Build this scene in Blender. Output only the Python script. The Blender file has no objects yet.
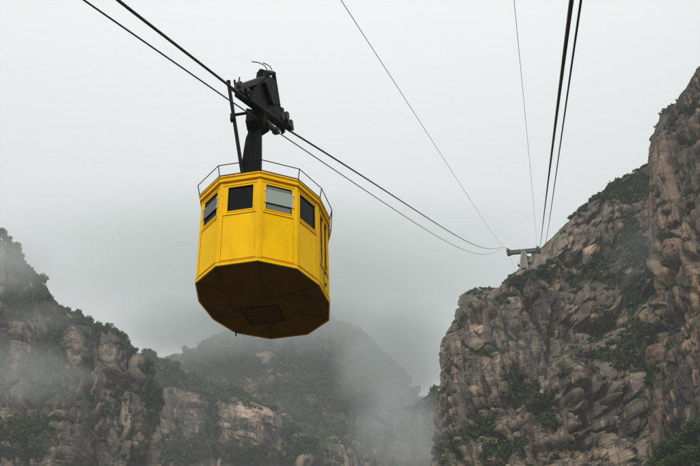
import bpy, bmesh, math, random
import numpy as np
from mathutils import Matrix, Vector
sc = bpy.context.scene
C = sc.collection
R = math.radians
# ------------------------------------------------------------------ camera
# rows of M: world axes in camera coordinates (pitch 35 deg up, slight roll)
M = np.array([[0.99922, 0.03953, 0.0], [0.02268, -0.57335, -0.819], [-0.03237, 0.81836, -0.57379]])
FOC = 900.0                                     # focal length in pixels of a 700-wide frame
cam = bpy.data.cameras.new('camera')
cam.sensor_width = 36; cam.lens = 36 * FOC / 700; cam.clip_start = .1; cam.clip_end = 6000
camo = bpy.data.objects.new('camera', cam); C.objects.link(camo)
camo.matrix_world = Matrix([list(M[0]) + [0], list(M[1]) + [0], list(M[2]) + [0], [0, 0, 0, 1]])
sc.camera = camo
def ray(px, py): return M @ np.array([(px - 350) / FOC, -(py - 233) / FOC, -1.0])
def at_h(px, py, D): r = ray(px, py); return r * (D / math.hypot(r[0], r[1]))
def at_y(px, py, y): r = ray(px, py); return r * (y / r[1])
def project(P):
    c = np.asarray(P) @ M
    return 350 + FOC * c[..., 0] / -c[..., 2], 233 - FOC * c[..., 1] / -c[..., 2]
# ------------------------------------------------------------------ world: bright overcast
SUN_EL, SUN_AZ = 32, 190                         # azimuth clockwise from +Y, behind the camera
w = bpy.data.worlds.new('World'); sc.world = w; w.use_nodes = True
nt = w.node_tree; bg = nt.nodes['Background']; bg.inputs[1].default_value = .0765
sky = nt.nodes.new('ShaderNodeTexSky'); sky.sky_type = 'NISHITA'; sky.sun_disc = False
sky.sun_elevation = R(SUN_EL); sky.sun_rotation = R(SUN_AZ); sky.dust_density = 6; sky.air_density = 1
hs = nt.nodes.new('ShaderNodeHueSaturation'); hs.inputs['Saturation'].default_value = .12
mx = nt.nodes.new('ShaderNodeMix'); mx.data_type = 'RGBA'; mx.inputs[0].default_value = .8
mx.inputs[7].default_value = (9.6, 10.0, 10.0, 1)      # even cloud cover
nt.links.new(sky.outputs[0], hs.inputs['Color']); nt.links.new(hs.outputs[0], mx.inputs[6])
# an overcast sky is about three times as bright overhead as at the horizon
wtc = nt.nodes.new('ShaderNodeTexCoord'); wsep = nt.nodes.new('ShaderNodeSeparateXYZ'); nt.links.new(wtc.outputs['Generated'], wsep.inputs[0])
wr = nt.nodes.new('ShaderNodeMapRange'); wr.inputs[1].default_value = 0; wr.inputs[2].default_value = 1; wr.inputs[3].default_value = .28; wr.inputs[4].default_value = 1.16
nt.links.new(wsep.outputs[2], wr.inputs[0])
wm = nt.nodes.new('ShaderNodeVectorMath'); wm.operation = 'SCALE'; nt.links.new(mx.outputs[2], wm.inputs[0]); nt.links.new(wr.outputs[0], wm.inputs['Scale'])
nt.links.new(wm.outputs[0], bg.inputs[0])
sun = bpy.data.lights.new('sun', 'SUN'); sun.energy = 1.5; sun.angle = R(12); sun.color = (1, .97, .93)
so = bpy.data.objects.new('sun', sun); C.objects.link(so)
sdir = Vector((math.sin(R(SUN_AZ)) * math.cos(R(SUN_EL)), math.cos(R(SUN_AZ)) * math.cos(R(SUN_EL)), math.sin(R(SUN_EL))))
so.rotation_euler = sdir.to_track_quat('Z', 'Y').to_euler(); so.location = (0, -20, 60)
sc.view_settings.view_transform = 'Standard'; sc.view_settings.look = 'None'
sc.view_settings.exposure = .74; sc.view_settings.gamma = 1
cy = sc.cycles if hasattr(sc, 'cycles') else None
if cy:
    cy.max_bounces = 6; cy.diffuse_bounces = 3; cy.glossy_bounces = 2; cy.transmission_bounces = 4
    cy.volume_bounces = 1; cy.transparent_max_bounces = 16; cy.volume_step_rate = 1.5; cy.volume_max_steps = 160
    cy.use_denoising = True; cy.caustics_reflective = False; cy.caustics_refractive = False
HAZE = .0005
rng = np.random.default_rng(7)
random.seed(7)
# ------------------------------------------------------------------ noise (numpy)
from concurrent.futures import ThreadPoolExecutor
U = np.uint32
TAB = np.random.default_rng(11).random(65536).astype(np.float32)
KX, KY, KZ, KM = U(73856093), U(19349663), U(83492791), U(0x9E3779B1)
def _h(ix, iy, iz, k): return TAB[((ix * KX ^ iy * KY ^ iz * KZ) + U((k * 974634777) & 0xffffffff)) * KM >> U(16)]
def _par(fn, x, y, z):                           # split a big grid over threads
    x, y, z = np.broadcast_arrays(x, y, z); sh = x.shape
    x, y, z = [np.ascontiguousarray(a, dtype=np.float32).ravel() for a in (x, y, z)]
    if x.size < 20000: r = fn(x, y, z); return [a.reshape(sh).astype(float) for a in r]
    ch = np.array_split(np.arange(x.size), max(4, x.size // 16000))
    sl = [slice(c[0], c[-1] + 1) for c in ch]
    with ThreadPoolExecutor(4) as ex: res = list(ex.map(lambda q: fn(x[q], y[q], z[q]), sl))
    return [np.concatenate([r[i] for r in res]).reshape(sh).astype(float) for i in range(len(res[0]))]
def _vn(x, y, z, k):
    xf, yf, zf = np.floor(x), np.floor(y), np.floor(z); xi, yi, zi = [f.astype(np.int32).astype(U) for f in (xf, yf, zf)]
    sx, sy, sz = [f * f * f * (f * (f * 6 - 15) + 10) for f in (x - xf, y - yf, z - zf)]
    o = np.zeros_like(x); one = U(1); kk = U((k * 974634777) & 0xffffffff)
    X = (xi * KX, (xi + one) * KX); Y = (yi * KY, (yi + one) * KY); Z = (zi * KZ, (zi + one) * KZ)
    for a in (0, 1):
        for b in (0, 1):
            q = X[a] ^ Y[b]; h0 = TAB[((q ^ Z[0]) + kk) * KM >> U(16)]; h1 = TAB[((q ^ Z[1]) + kk) * KM >> U(16)]
            o += (h0 + (h1 - h0) * sz) * (sx if a else 1 - sx) * (sy if b else 1 - sy)
    return o * 2 - 1
def vnoise(x, y, z, k=0): return _par(lambda a, b, c: [_vn(a, b, c, k)], x, y, z)[0]
def fbm(x, y, z, oct=4, k=0, g=.5):
    def f(x, y, z):
        o = 0; a = 1; t = 0
        for i in range(oct):
            o = o + a * _vn(x * np.float32(2 ** i) + np.float32(13.7 * i), y * np.float32(2 ** i) + np.float32(5.1 * i), z * np.float32(2 ** i) + np.float32(9.3 * i), k + i); t += a; a *= g
        return [(o / t).astype(np.float32)]
    return _par(f, x, y, z)[0]
def worley(x, y, z, k=0, box=False):
    def f(x, y, z):
        xf, yf, zf = np.floor(x), np.floor(y), np.floor(z); xi, yi, zi = [q.astype(np.int32).astype(U) for q in (xf, yf, zf)]
        f1 = np.full(x.shape, 9., np.float32); f2 = f1.copy(); cid = np.zeros_like(x)
        for a in (-1, 0, 1):
            for b in (-1, 0, 1):
                for c in (-1, 0, 1):
                    X, Y, Z = xi + U(a % 2 ** 32), yi + U(b % 2 ** 32), zi + U(c % 2 ** 32)
                    h = _h(X, Y, Z, k); h2 = (h * 4093.) % 1.; h3 = (h * 97.31) % 1.
                    dx, dy, dz = (xf + a + .1 + .8 * h - x) ** 2, (yf + b + .1 + .8 * h2 - y) ** 2, (zf + c + .1 + .8 * h3 - z) ** 2
                    d = np.sqrt(np.sqrt(dx * dx + dy * dy + dz * dz)) if box else np.sqrt(dx + dy + dz)
                    m = d < f1
                    f2 = np.where(m, f1, np.minimum(f2, d)); cid = np.where(m, (h * 31.7) % 1., cid); f1 = np.where(m, d, f1)
        return [f1.astype(np.float32), f2.astype(np.float32), cid.astype(np.float32)]
    return _par(f, x, y, z)
def sstep(a, b, x): t = np.clip((x - a) / (b - a), 0, 1); return t * t * (3 - 2 * t)
# ------------------------------------------------------------------ materials
def newmat(name):
    m = bpy.data.materials.new(name); m.use_nodes = True
    return m, m.node_tree, m.node_tree.nodes['Principled BSDF']
def L(nt, a, b): nt.links.new(a, b)
def simple(name, col, rough=.6, metal=0, dirt=0, dirtcol=(.03, .025, .02), scale=3, spec=.5, bump=0):
    m, nt, b = newmat(name); b.inputs['Roughness'].default_value = rough; b.inputs['Metallic'].default_value = metal
    b.inputs['Specular IOR Level'].default_value = spec
    b.inputs['Base Color'].default_value = (*col, 1)
    if dirt or bump:
        tc = nt.nodes.new('ShaderNodeTexCoord'); mp = nt.nodes.new('ShaderNodeMapping'); mp.inputs['Scale'].default_value = (1, 1, .25)
        L(nt, tc.outputs['Object'], mp.inputs[0])
        n = nt.nodes.new('ShaderNodeTexNoise'); n.inputs['Scale'].default_value = scale; n.inputs['Detail'].default_value = 8; n.inputs['Roughness'].default_value = .7
        L(nt, mp.outputs[0], n.inputs[0])
        r = nt.nodes.new('ShaderNodeMapRange'); r.inputs[1].default_value = .48; r.inputs[2].default_value = .75; r.inputs[3].default_value = 0; r.inputs[4].default_value = dirt
        L(nt, n.outputs[0], r.inputs[0])
        x = nt.nodes.new('ShaderNodeMix'); x.data_type = 'RGBA'; x.inputs[6].default_value = (*col, 1); x.inputs[7].default_value = (*dirtcol, 1)
        L(nt, r.outputs[0], x.inputs[0]); L(nt, x.outputs[2], b.inputs['Base Color'])
        if bump:
            bp = nt.nodes.new('ShaderNodeBump'); bp.inputs['Distance'].default_value = bump; bp.inputs['Strength'].default_value = .6
            L(nt, n.outputs[0], bp.inputs['Height']); L(nt, bp.outputs[0], b.inputs['Normal'])
    return m
YEL = (1.0, .565, .0)
m_yellow = simple('yellow_paint', YEL, .5, dirt=.42, dirtcol=(.5, .24, .0), scale=2.2, bump=.003, spec=.06)
m_yellow_d = simple('yellow_trim_paint', (.92, .46, .0), .5, dirt=.6, dirtcol=(.30, .12, .0), scale=5, bump=.003, spec=.06)
m_under = simple('shaded_yellow_paint', (.25, .125, .008), .8, dirt=.8, dirtcol=(.08, .035, .005), scale=1.6, spec=.08)  # yellow paint with the deep shade below the cabin put into its brown
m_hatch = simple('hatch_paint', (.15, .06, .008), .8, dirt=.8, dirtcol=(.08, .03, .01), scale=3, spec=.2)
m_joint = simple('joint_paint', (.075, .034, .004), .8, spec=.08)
m_lining = simple('cabin_lining', (.03, .03, .03), .85, spec=.1)
m_seal = simple('rubber_seal', (.02, .018, .012), .7, spec=.2)
m_grime = simple('seam_grime', (.26, .12, .01), .8, spec=.1)
m_iron = simple('black_iron', (.007, .007, .0075), .6, 0, dirt=.6, dirtcol=(.03, .024, .018), scale=6, spec=.06, bump=.01)
m_iron2 = simple('greased_iron', (.014, .014, .013), .6, .1, dirt=.8, dirtcol=(.10, .085, .07), scale=9, spec=.4, bump=.01)
m_canvas = simple('weathered_sheet_metal', (.028, .029, .031), .7, 0, dirt=.8, dirtcol=(.12, .11, .10), scale=4, spec=.3, bump=.02)
m_cable = simple('steel_cable', (.02, .02, .02), .55, .3, spec=.4)
m_wire = simple('thin_wire', (.035, .037, .04), .6, .2)
m_roof = simple('roof_felt', (.10, .09, .07), .8, dirt=.6, scale=3)
m_conc = simple('pale_concrete', (.24, .21, .175), .85, dirt=.7, dirtcol=(.2, .15, .1), scale=.9)
m_beam = simple('dark_green_steel', (.035, .042, .04), .6, .2, dirt=.6, dirtcol=(.09, .07, .05), scale=1)
m_bracket = simple('pale_bracket', (.62, .6, .52), .6)
def glass(name, tint, alpha, rough=.05):
    m, nt, b = newmat(name); b.inputs['Base Color'].default_value = (*tint, 1); b.inputs['Roughness'].default_value = rough
    b.inputs['Alpha'].default_value = alpha; b.inputs['Specular IOR Level'].default_value = .5
    return m
m_glass = glass('dark_window_glass', (.008, .008, .009), .35)
m_glass.node_tree.nodes['Principled BSDF'].inputs['Specular IOR Level'].default_value = .2
m_acryl = glass('frosted_acrylic', (.34, .42, .36), .86, .25)
m_acryl_d = glass('smoked_acrylic', (.07, .085, .07), .8, .12)
m_pane_grey = glass('dusty_glass', (.17, .19, .175), .85, .25)

def rock_mat(name, base, dark, pale, green, sc_=1.0, veg=1.0):
    m, nt, b = newmat(name); N = nt.nodes.new
    b.inputs['Roughness'].default_value = .92; b.inputs['Specular IOR Level'].default_value = .15
    geo = N('ShaderNodeNewGeometry'); at = N('ShaderNodeAttribute'); at.attribute_name = 'pale'
    at2 = N('ShaderNodeAttribute'); at2.attribute_name = 'veg'; at3 = N('ShaderNodeAttribute'); at3.attribute_name = 'cell'
    def noise(scale, sz=1, det=6, rough=.6):
        mp = N('ShaderNodeMapping'); mp.inputs['Scale'].default_value = (scale, scale, scale * sz); L(nt, geo.outputs['Position'], mp.inputs[0])
        n = N('ShaderNodeTexNoise'); n.inputs['Scale'].default_value = 1; n.inputs['Detail'].default_value = det; n.inputs['Roughness'].default_value = rough
        L(nt, mp.outputs[0], n.inputs[0]); return n.outputs[0]
    def ramp(src, a, bb, o0=0, o1=1):
        r = N('ShaderNodeMapRange'); r.interpolation_type = 'SMOOTHSTEP'
        for i, v in zip((1, 2, 3, 4), (a, bb, o0, o1)): r.inputs[i].default_value = v
        L(nt, src, r.inputs[0]); return r.outputs[0]
    def mix(f, a, c):
        x = N('ShaderNodeMix'); x.data_type = 'RGBA'
        L(nt, f, x.inputs[0])
        for s, i in ((a, 6), (c, 7)):
            if isinstance(s, tuple): x.inputs[i].default_value = (*s, 1)
            else: L(nt, s, x.inputs[i])
        return x.outputs[2]
    def mul(a, c):
        x = N('ShaderNodeMath'); x.operation = 'MULTIPLY'; L(nt, a, x.inputs[0])
        if isinstance(c, (int, float)): x.inputs[1].default_value = c
        else: L(nt, c, x.inputs[1])
        return x.outputs[0]
    c = mix(ramp(noise(.09 * sc_), .38, .62), base, tuple(v * .66 for v in base))
    c = mix(mul(ramp(at3.outputs['Fac'], .3, 1.), .75), c, tuple(np.array(pale) * .75 + np.array(base) * .1))
    c = mix(mul(ramp(noise(.40 * sc_, .12, 8, .7), .475, .58), .9), c, dark)          # dark water streaks
    c = mix(mul(ramp(noise(.7 * sc_, .10, 7, .7), .53, .64), .65), c, pale)            # pale lime streaks
    c = mix(mul(ramp(noise(1.3 * sc_, 2.6, 8, .75), .5, .62), .45), c, tuple(v * .45 for v in base))  # bedding
    c = mix(mul(ramp(noise(3.0 * sc_, 1, 10, .8), .5, .7), .45), c, tuple(min(1, v * 1.5) for v in base))
    c = mix(mul(at.outputs['Fac'], ramp(noise(.8 * sc_, .4), .35, .55, .35, 1)), c, pale)
    sep = N('ShaderNodeSeparateXYZ'); L(nt, geo.outputs['Normal'], sep.inputs[0])
    g = ramp(sep.outputs[2], .42, .66)
    g2 = N('ShaderNodeMath'); g2.operation = 'MAXIMUM'; L(nt, g, g2.inputs[0]); L(nt, at2.outputs['Fac'], g2.inputs[1])
    gcol = mix(ramp(noise(1.1 * sc_), .35, .65), green, tuple(v * .45 for v in green))
    c = mix(mul(mul(g2.outputs[0], veg), ramp(noise(1.7 * sc_, 1, 8, .7), .36, .52)), c, gcol)
    L(nt, c, b.inputs['Base Color'])
    bp = N('ShaderNodeBump'); bp.inputs['Strength'].default_value = .8; bp.inputs['Distance'].default_value = .3 / sc_
    L(nt, noise(1.0 * sc_, 1.5, 12, .72), bp.inputs['Height'])
    bp2 = N('ShaderNodeBump'); bp2.inputs['Strength'].default_value = .7; bp2.inputs['Distance'].default_value = .16 / sc_
    L(nt, noise(3.5 * sc_, 1, 8, .8), bp2.inputs['Height']); L(nt, bp.outputs[0], bp2.inputs['Normal']); L(nt, bp2.outputs[0], b.inputs['Normal'])
    return m
BASE = (.225, .185, .152); DARK = (.045, .04, .036); PALE = (.56, .41, .29); GREEN = (.038, .058, .022)
m_rockB = rock_mat('conglomerate_rock', BASE, DARK, PALE, GREEN, 1.0)
m_rockA = rock_mat('streaked_rock', (.105, .09, .08), (.034, .032, .031), (.5, .33, .22), GREEN, 1.0)
m_rockE = rock_mat('grey_rock', (.125, .104, .088), DARK, (.40, .31, .24), GREEN, .7)
m_rockD = rock_mat('far_rock', (.13, .108, .09), DARK, (.62, .46, .34), GREEN, .35)
def leaf_mat(name, c1, c2):
    m, nt, b = newmat(name); N = nt.nodes.new
    b.inputs['Roughness'].default_value = .7; b.inputs['Specular IOR Level'].default_value = .15
    geo = N('ShaderNodeNewGeometry'); oi = N('ShaderNodeObjectInfo')
    n = N('ShaderNodeTexNoise'); n.inputs['Scale'].default_value = .6; n.inputs['Detail'].default_value = 6; L(nt, geo.outputs['Position'], n.inputs[0])
    a = N('ShaderNodeMath'); a.operation = 'ADD'; L(nt, n.outputs[0], a.inputs[0]); L(nt, geo.outputs['Random Per Island'], a.inputs[1])
    r = N('ShaderNodeMapRange'); r.inputs[1].default_value = .5; r.inputs[2].default_value = 1.3; L(nt, a.outputs[0], r.inputs[0])
    x = N('ShaderNodeMix'); x.data_type = 'RGBA'; L(nt, r.outputs[0], x.inputs[0]); x.inputs[6].default_value = (*c1, 1); x.inputs[7].default_value = (*c2, 1)
    L(nt, x.outputs[2], b.inputs['Base Color'])
    return m
m_leaf = leaf_mat('evergreen_leaves', (.016, .032, .010), (.060, .095, .026))
m_leaf2 = leaf_mat('fresh_leaves', (.014, .030, .008), (.060, .090, .020))
m_bark = simple('bark', (.09, .07, .05), .9)
m_dry = leaf_mat('dry_scrub', (.05, .045, .02), (.12, .09, .04))
# ------------------------------------------------------------------ object helpers
def tag(o, label=None, cat=None, group=None, kind=None):
    for k, v in (('label', label), ('category', cat), ('group', group), ('kind', kind)):
        if v: o[k] = v
    return o
def mesh_obj(name, V, F, mats, parent=None, smooth=False, fm=None):
    me = bpy.data.meshes.new(name); me.from_pydata([tuple(map(float, v)) for v in V], [], F)
    for m in (mats if isinstance(mats, (list, tuple)) else [mats]): me.materials.append(m)
    if fm is not None: me.polygons.foreach_set('material_index', fm)
    if smooth: me.polygons.foreach_set('use_smooth', [True] * len(me.polygons))
    me.update(); o = bpy.data.objects.new(name, me); C.objects.link(o)
    if parent is not None: o.parent = parent
    return o
class MB:
    def __init__(s): s.V = []; s.F = []
    def add(s, V, F): n = len(s.V); s.V += [np.array(v, float) for v in V]; s.F += [tuple(i + n for i in f) for f in F]; return s
    def box(s, o, ax, ay, az):                   # corner origin + three edge vectors
        o, ax, ay, az = [np.array(v, float) for v in (o, ax, ay, az)]
        V = [o, o + ax, o + ax + ay, o + ay, o + az, o + ax + az, o + ax + ay + az, o + ay + az]
        if np.dot(np.cross(ax, ay), az) < 0: F = [(0, 1, 2, 3), (4, 7, 6, 5), (0, 4, 5, 1), (1, 5, 6, 2), (2, 6, 7, 3), (3, 7, 4, 0)]
        else: F = [(3, 2, 1, 0), (5, 6, 7, 4), (1, 5, 4, 0), (2, 6, 5, 1), (3, 7, 6, 2), (0, 4, 7, 3)]
        return s.add(V, F)
    def prism(s, P, d):                          # polygon P extruded by d
        P = [np.array(p, float) for p in P]; d = np.array(d, float); n = len(P)
        nrm = sum(np.cross(P[i] - P[0], P[i + 1] - P[0]) for i in range(1, n - 1))
        if np.dot(nrm, d) < 0: P = P[::-1]
        V = P + [p + d for p in P]
        F = [tuple(range(n))[::-1], tuple(range(n, 2 * n))] + [(i, (i + 1) % n, n + (i + 1) % n, n + i) for i in range(n)]
        return s.add(V, F)
    def tube(s, P, r, n=8):
        P = [np.array(p, float) for p in P]; V = []; F = []
        rr = r if isinstance(r, (list, tuple)) else [r] * len(P)
        up = np.array([0, 0, 1.])
        for i, p in enumerate(P):
            t = P[min(i + 1, len(P) - 1)] - P[max(i - 1, 0)]; t /= np.linalg.norm(t)
            u = np.cross(t, up if abs(t[2]) < .95 else np.array([1., 0, 0])); u /= np.linalg.norm(u); v = np.cross(t, u)
            for k in range(n): a = 2 * math.pi * k / n; V.append(p + rr[i] * (math.cos(a) * u + math.sin(a) * v))
        for i in range(len(P) - 1):
            for k in range(n): F.append((i * n + k, i * n + (k + 1) % n, (i + 1) * n + (k + 1) % n, (i + 1) * n + k))
        F += [tuple(range(n))[::-1], tuple(range((len(P) - 1) * n, len(P) * n))]
        return s.add(V, F)
    def disc(s, c, ax, r, n=18, groove=True):    # grooved wheel of width |ax|
        c = np.array(c, float); ax = np.array(ax, float); prof = [(-.5, r * .3), (-.5, r), (-.3, r), (0, r * .84), (.3, r), (.5, r), (.5, r * .3)]
        u = np.cross(ax, [0, 0, 1.]); u /= np.linalg.norm(u); v = np.cross(ax, u); v /= np.linalg.norm(v)
        V = []; F = []; m = len(prof)
        for k in range(n):
            a = 2 * math.pi * k / n; d = math.cos(a) * u + math.sin(a) * v
            for (w_, q) in prof: V.append(c + ax * w_ + d * q)
        for k in range(n):
            for j in range(m - 1): F.append((k * m + j, k * m + j + 1, ((k + 1) % n) * m + j + 1, ((k + 1) % n) * m + j))
        F.append(tuple(k * m for k in range(n))); F.append(tuple(k * m + m - 1 for k in range(n))[::-1])
        return s.add(V, F)
    def build(s, name, mat, parent=None, smooth=False, bevel=0):
        o = mesh_obj(name, s.V, s.F, mat, parent, smooth)
        if bevel:
            b = o.modifiers.new('bevel', 'BEVEL'); b.width = bevel; b.segments = 2; b.limit_method = 'ANGLE'
        return o
def empty(name, loc=(0, 0, 0)):
    o = bpy.data.objects.new(name, None); C.objects.link(o); o.location = loc; return o
def copy_tree(o, parent=None):
    c = o.copy(); C.objects.link(c); c.parent = parent
    for ch in list(o.children): copy_tree(ch, c)
    return c
# ------------------------------------------------------------------ setting: ground and cliffs
GZ = -2.0
def ground():
    n = 160; g = np.linspace(-1, 1, n); g = np.sign(g) * np.abs(g) ** 1.6 * 950
    X, Y = np.meshgrid(g, g, indexing='ij')
    rr = np.hypot(X, Y)
    Z = GZ + 5 * fbm(X * .012, Y * .012, X * 0, 4, 90) * sstep(15, 120, rr)
    Z = Z - np.max(Z[rr < 12] - GZ)
    V = np.c_[X.ravel(), Y.ravel(), Z.ravel()]
    F = [(i * n + j, (i + 1) * n + j, (i + 1) * n + j + 1, i * n + j + 1) for i in range(n - 1) for j in range(n - 1)]
    m, nt, b = newmat('scrubby_ground'); N = nt.nodes.new
    geo = N('ShaderNodeNewGeometry'); no = N('ShaderNodeTexNoise'); no.inputs['Scale'].default_value = .15; no.inputs['Detail'].default_value = 10
    L(nt, geo.outputs['Position'], no.inputs[0]); x = N('ShaderNodeMix'); x.data_type = 'RGBA'
    r = N('ShaderNodeMapRange'); r.inputs[1].default_value = .4; r.inputs[2].default_value = .6; L(nt, no.outputs[0], r.inputs[0]); L(nt, r.outputs[0], x.inputs[0])
    x.inputs[6].default_value = (.035, .042, .018, 1); x.inputs[7].default_value = (.08, .06, .04, 1); L(nt, x.outputs[2], b.inputs['Base Color'])
    b.inputs['Roughness'].default_value = .95
    o = mesh_obj('ground', V, F, m, smooth=True); tag(o, kind='structure')
ground()
def polyfield(PX, PY, pts):
    """distance in photo pixels to a polyline"""
    d = np.full(PX.shape, 1e9)
    for (x0, y0), (x1, y1) in zip(pts[:-1], pts[1:]):
        vx, vy = x1 - x0, y1 - y0; t = np.clip(((PX - x0) * vx + (PY - y0) * vy) / (vx * vx + vy * vy), 0, 1)
        d = np.minimum(d, np.hypot(PX - x0 - t * vx, PY - y0 - t * vy))
    return d
def cliff(name, pts, mat, ncol, nrow, seed=0, scale=1.0, amp=1.0, zlow=None, ledges=(), grooves=(), bulges=(), pales=(), vegs=(), back=45, rnd=3., crest=.6, cellz=2.8, dip=(.12, 0)):
    """pts: (px, py, distance, lean). Crest line in space, swept down to the ground as a leaning, displaced rock face."""
    P = np.array([at_h(p[0], p[1], p[2]) for p in pts]); ln = np.array([p[3] for p in pts], float)
    seg = np.r_[0, np.cumsum(np.linalg.norm(np.diff(P, axis=0), axis=1))]
    s = np.linspace(0, seg[-1], ncol)
    Cc = np.stack([np.interp(s, seg, P[:, i]) for i in range(3)], 1); le = np.interp(s, seg, ln)
    def sm(a, k):
        if k < 1: return a
        q = np.exp(-.5 * (np.arange(-3 * k, 3 * k + 1) / k) ** 2); q /= q.sum()
        return np.convolve(np.r_[np.full(3 * k, a[0]) + (np.arange(-3 * k, 0)) * (a[1] - a[0]), a, np.full(3 * k, a[-1]) + np.arange(1, 3 * k + 1) * (a[-1] - a[-2])], q, 'valid')
    k1 = max(1, int(ncol / seg[-1] * 1.5 * scale)); k2 = max(2, int(ncol / seg[-1] * 5 * scale))
    Cs = np.stack([sm(Cc[:, i], k1) for i in range(3)], 1)
    Cn = np.stack([sm(Cc[:, i], k2) for i in range(2)], 1)
    T = np.gradient(Cn, axis=0); T /= np.linalg.norm(T, axis=1)[:, None] + 1e-9
    Nn = np.stack([T[:, 1], -T[:, 0]], 1)
    mid = ncol // 2
    # crest raggedness
    Cs[:, 2] += crest * scale * (fbm(Cs[:, 0] / (9 * scale), Cs[:, 1] / (9 * scale), s * 0 + seed, 4, seed + 50))
    nb = nrow // 6
    zl = zlow if zlow is not None else GZ - 6
    H = Cs[:, 2] - zl
    vis = min(.985, max(.3, 1 - 0)) 
    tt = np.linspace(0, 1, nrow)
    # most rows above the frame's lower edge, the rest to the ground
    ylow = np.array([Cs[i, 2] - math.hypot(Cs[i, 0], Cs[i, 1]) * .80 * .31 / .80 for i in range(ncol)])
    hv = np.clip(np.minimum(ylow, H * .92), H * .12, None)
    hh = np.where(tt[None, :] < .9, hv[:, None] * (tt[None, :] / .9), hv[:, None] + (H - hv)[:, None] * (tt[None, :] - .9) / .1)
    r = rnd * scale
    out = le[:, None] * hh + r * np.sqrt(np.clip(1 - (1 - np.clip(hh / r, 0, 1)) ** 2, 0, 1)) - r
    X = Cs[:, 0][:, None] + Nn[:, 0][:, None] * out; Y = Cs[:, 1][:, None] + Nn[:, 1][:, None] * out; Z = Cs[:, 2][:, None] - hh
    # back: a rounded top that falls away behind
    tb = np.linspace(1, 0, nb, endpoint=False)[:, None].T ** 1.5
    bo = -r - back * tb; Xb = Cs[:, 0][:, None] + Nn[:, 0][:, None] * bo; Yb = Cs[:, 1][:, None] + Nn[:, 1][:, None] * bo
    Zb = Cs[:, 2][:, None] - back * (.08 * tb + 1.1 * tb ** 3) 
    X = np.c_[Xb, X]; Y = np.c_[Yb, Y]; Z = np.c_[Zb, Z]
    fade = np.c_[np.repeat((1 - tb * .6), ncol, 0) * .5, np.ones((ncol, nrow))]
    edge = np.c_[np.zeros((ncol, nb)), sstep(0, 3 * scale, hh)] * .75 + .25
    PX, PY = project(np.stack([X, Y, Z], -1))
    S = scale
    wx = fbm(X / (14 * S), Y / (14 * S), Z / (14 * S), 3, seed) * 2.6 * S; wy = fbm(X / (14 * S), Y / (14 * S), Z / (14 * S), 3, seed + 5) * 2.6 * S
    wz = fbm(X / (16 * S), Y / (16 * S), Z / (16 * S), 3, seed + 9) * 3 * S
    d = np.zeros_like(X)
    f1, f2, c1 = worley((X + wx) / (13 * S), (Y + wy) / (13 * S), (Z + wz) / (13 * cellz * S), seed + 11, True)
    d += amp * S * (2.4 * (1 - f1 ** 3) - 3.2 * np.exp(-((f2 - f1) / .05) ** 2) + 5.0 * (c1 - .5) - 1.8)
    tilt = Z + dip[0] * X + dip[1] * Y + wz * .12
    f1, f2, c2 = worley((X + wx * .25) / (6.5 * S), (Y + wy * .25) / (7.5 * S), tilt / (16 * S), seed + 21, True)
    d += amp * S * (.55 * np.sqrt(np.clip((f2 - f1) * 6, 0, 1)) - 1.1 * np.exp(-((f2 - f1) / .045) ** 2) + .2 * (1 - f1 ** 2) + 1.3 * (c2 - .5) - .8)
    g1, g2, c3 = worley((X + wx * .15) / (3.2 * S), (Y + wy * .15) / (3.2 * S), tilt / (2.6 * S), seed + 31, True)
    d += amp * S * (.10 * np.sqrt(np.clip((g2 - g1) * 6, 0, 1)) - .26 * np.exp(-((g2 - g1) / .05) ** 2) + .32 * (c3 - .5) - .1)
    lz = tilt / (3.4 * S) + .22 * fbm(X / (9 * S), Y / (9 * S), Z / (7 * S), 3, seed + 41)
    fr = lz - np.floor(lz); bed = .35 + .65 * sstep(-.2, .3, fbm(X / (20 * S), Y / (20 * S), Z / (20 * S), 2, seed + 43))
    d += amp * S * (1.2 * sstep(.0, .6, fr) - 1.5 * np.exp(-((fr - .96) / .045) ** 2) - .6) * bed
    d += amp * S * .36 * fbm(X / (1.5 * S), Y / (1.5 * S), Z / (2.2 * S), 5, seed + 51, .62)
    for q, (hw, hz, dp, th) in enumerate(((8, 90, 3.4, 16), (3.4, 50, 1.5, 13), (1.3, 18, .4, 8))):   # upright joints and cracks
        rid = 1 - np.abs(vnoise((X + wx) / (hw * S), (Y + wy) / (hw * S), Z / (hz * S), seed + 61 + q)) * th
        d -= amp * S * dp * np.clip(rid, 0, 1) ** 1.3
    for (lp, depth, soft, fall) in ledges:       # setback ledges following a line across the face
        lx = np.array([q[0] for q in lp], float); ly = np.array([q[1] for q in lp], float)
        yl = np.interp(PX, lx, ly) + 3 * vnoise(PX / 9, PY * 0, PX * 0, seed + 71)
        win = sstep(lx[0] - 12, lx[0] + 6, PX) * (1 - sstep(lx[-1] - 6, lx[-1] + 12, PX))
        q = PY - yl
        d -= win * depth * (1 - sstep(-soft, soft, q)) * sstep(-fall, -soft, q)
    for (gp, depth, wd) in grooves:
        dd = polyfield(PX + 2.5 * vnoise(PX / 8, PY / 8, PX * 0, seed + 81), PY, gp); d -= depth * np.exp(-(dd / wd) ** 2)
    for (bx, by, rx, ry, a) in bulges:
        q = ((PX - bx) / rx) ** 2 + ((PY - by) / ry) ** 2; d += a * np.sqrt(np.clip(1 - q, 0, 1))
    d *= fade * edge
    N2x = Nn[:, 0][:, None]; N2y = Nn[:, 1][:, None]
    X = X + N2x * d; Y = Y + N2y * d
    Z = Z + amp * S * .5 * fbm(X / (3 * S), Y / (3 * S), Z / (3 * S), 3, seed + 91) + np.where(np.arange(nb + nrow)[None, :] < nb, d * .5, 0) * (1 if True else 0)
    V = np.stack([X, Y, Z], -1); nr = nb + nrow
    PX, PY = project(V)
    pale = np.zeros_like(X)
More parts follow.
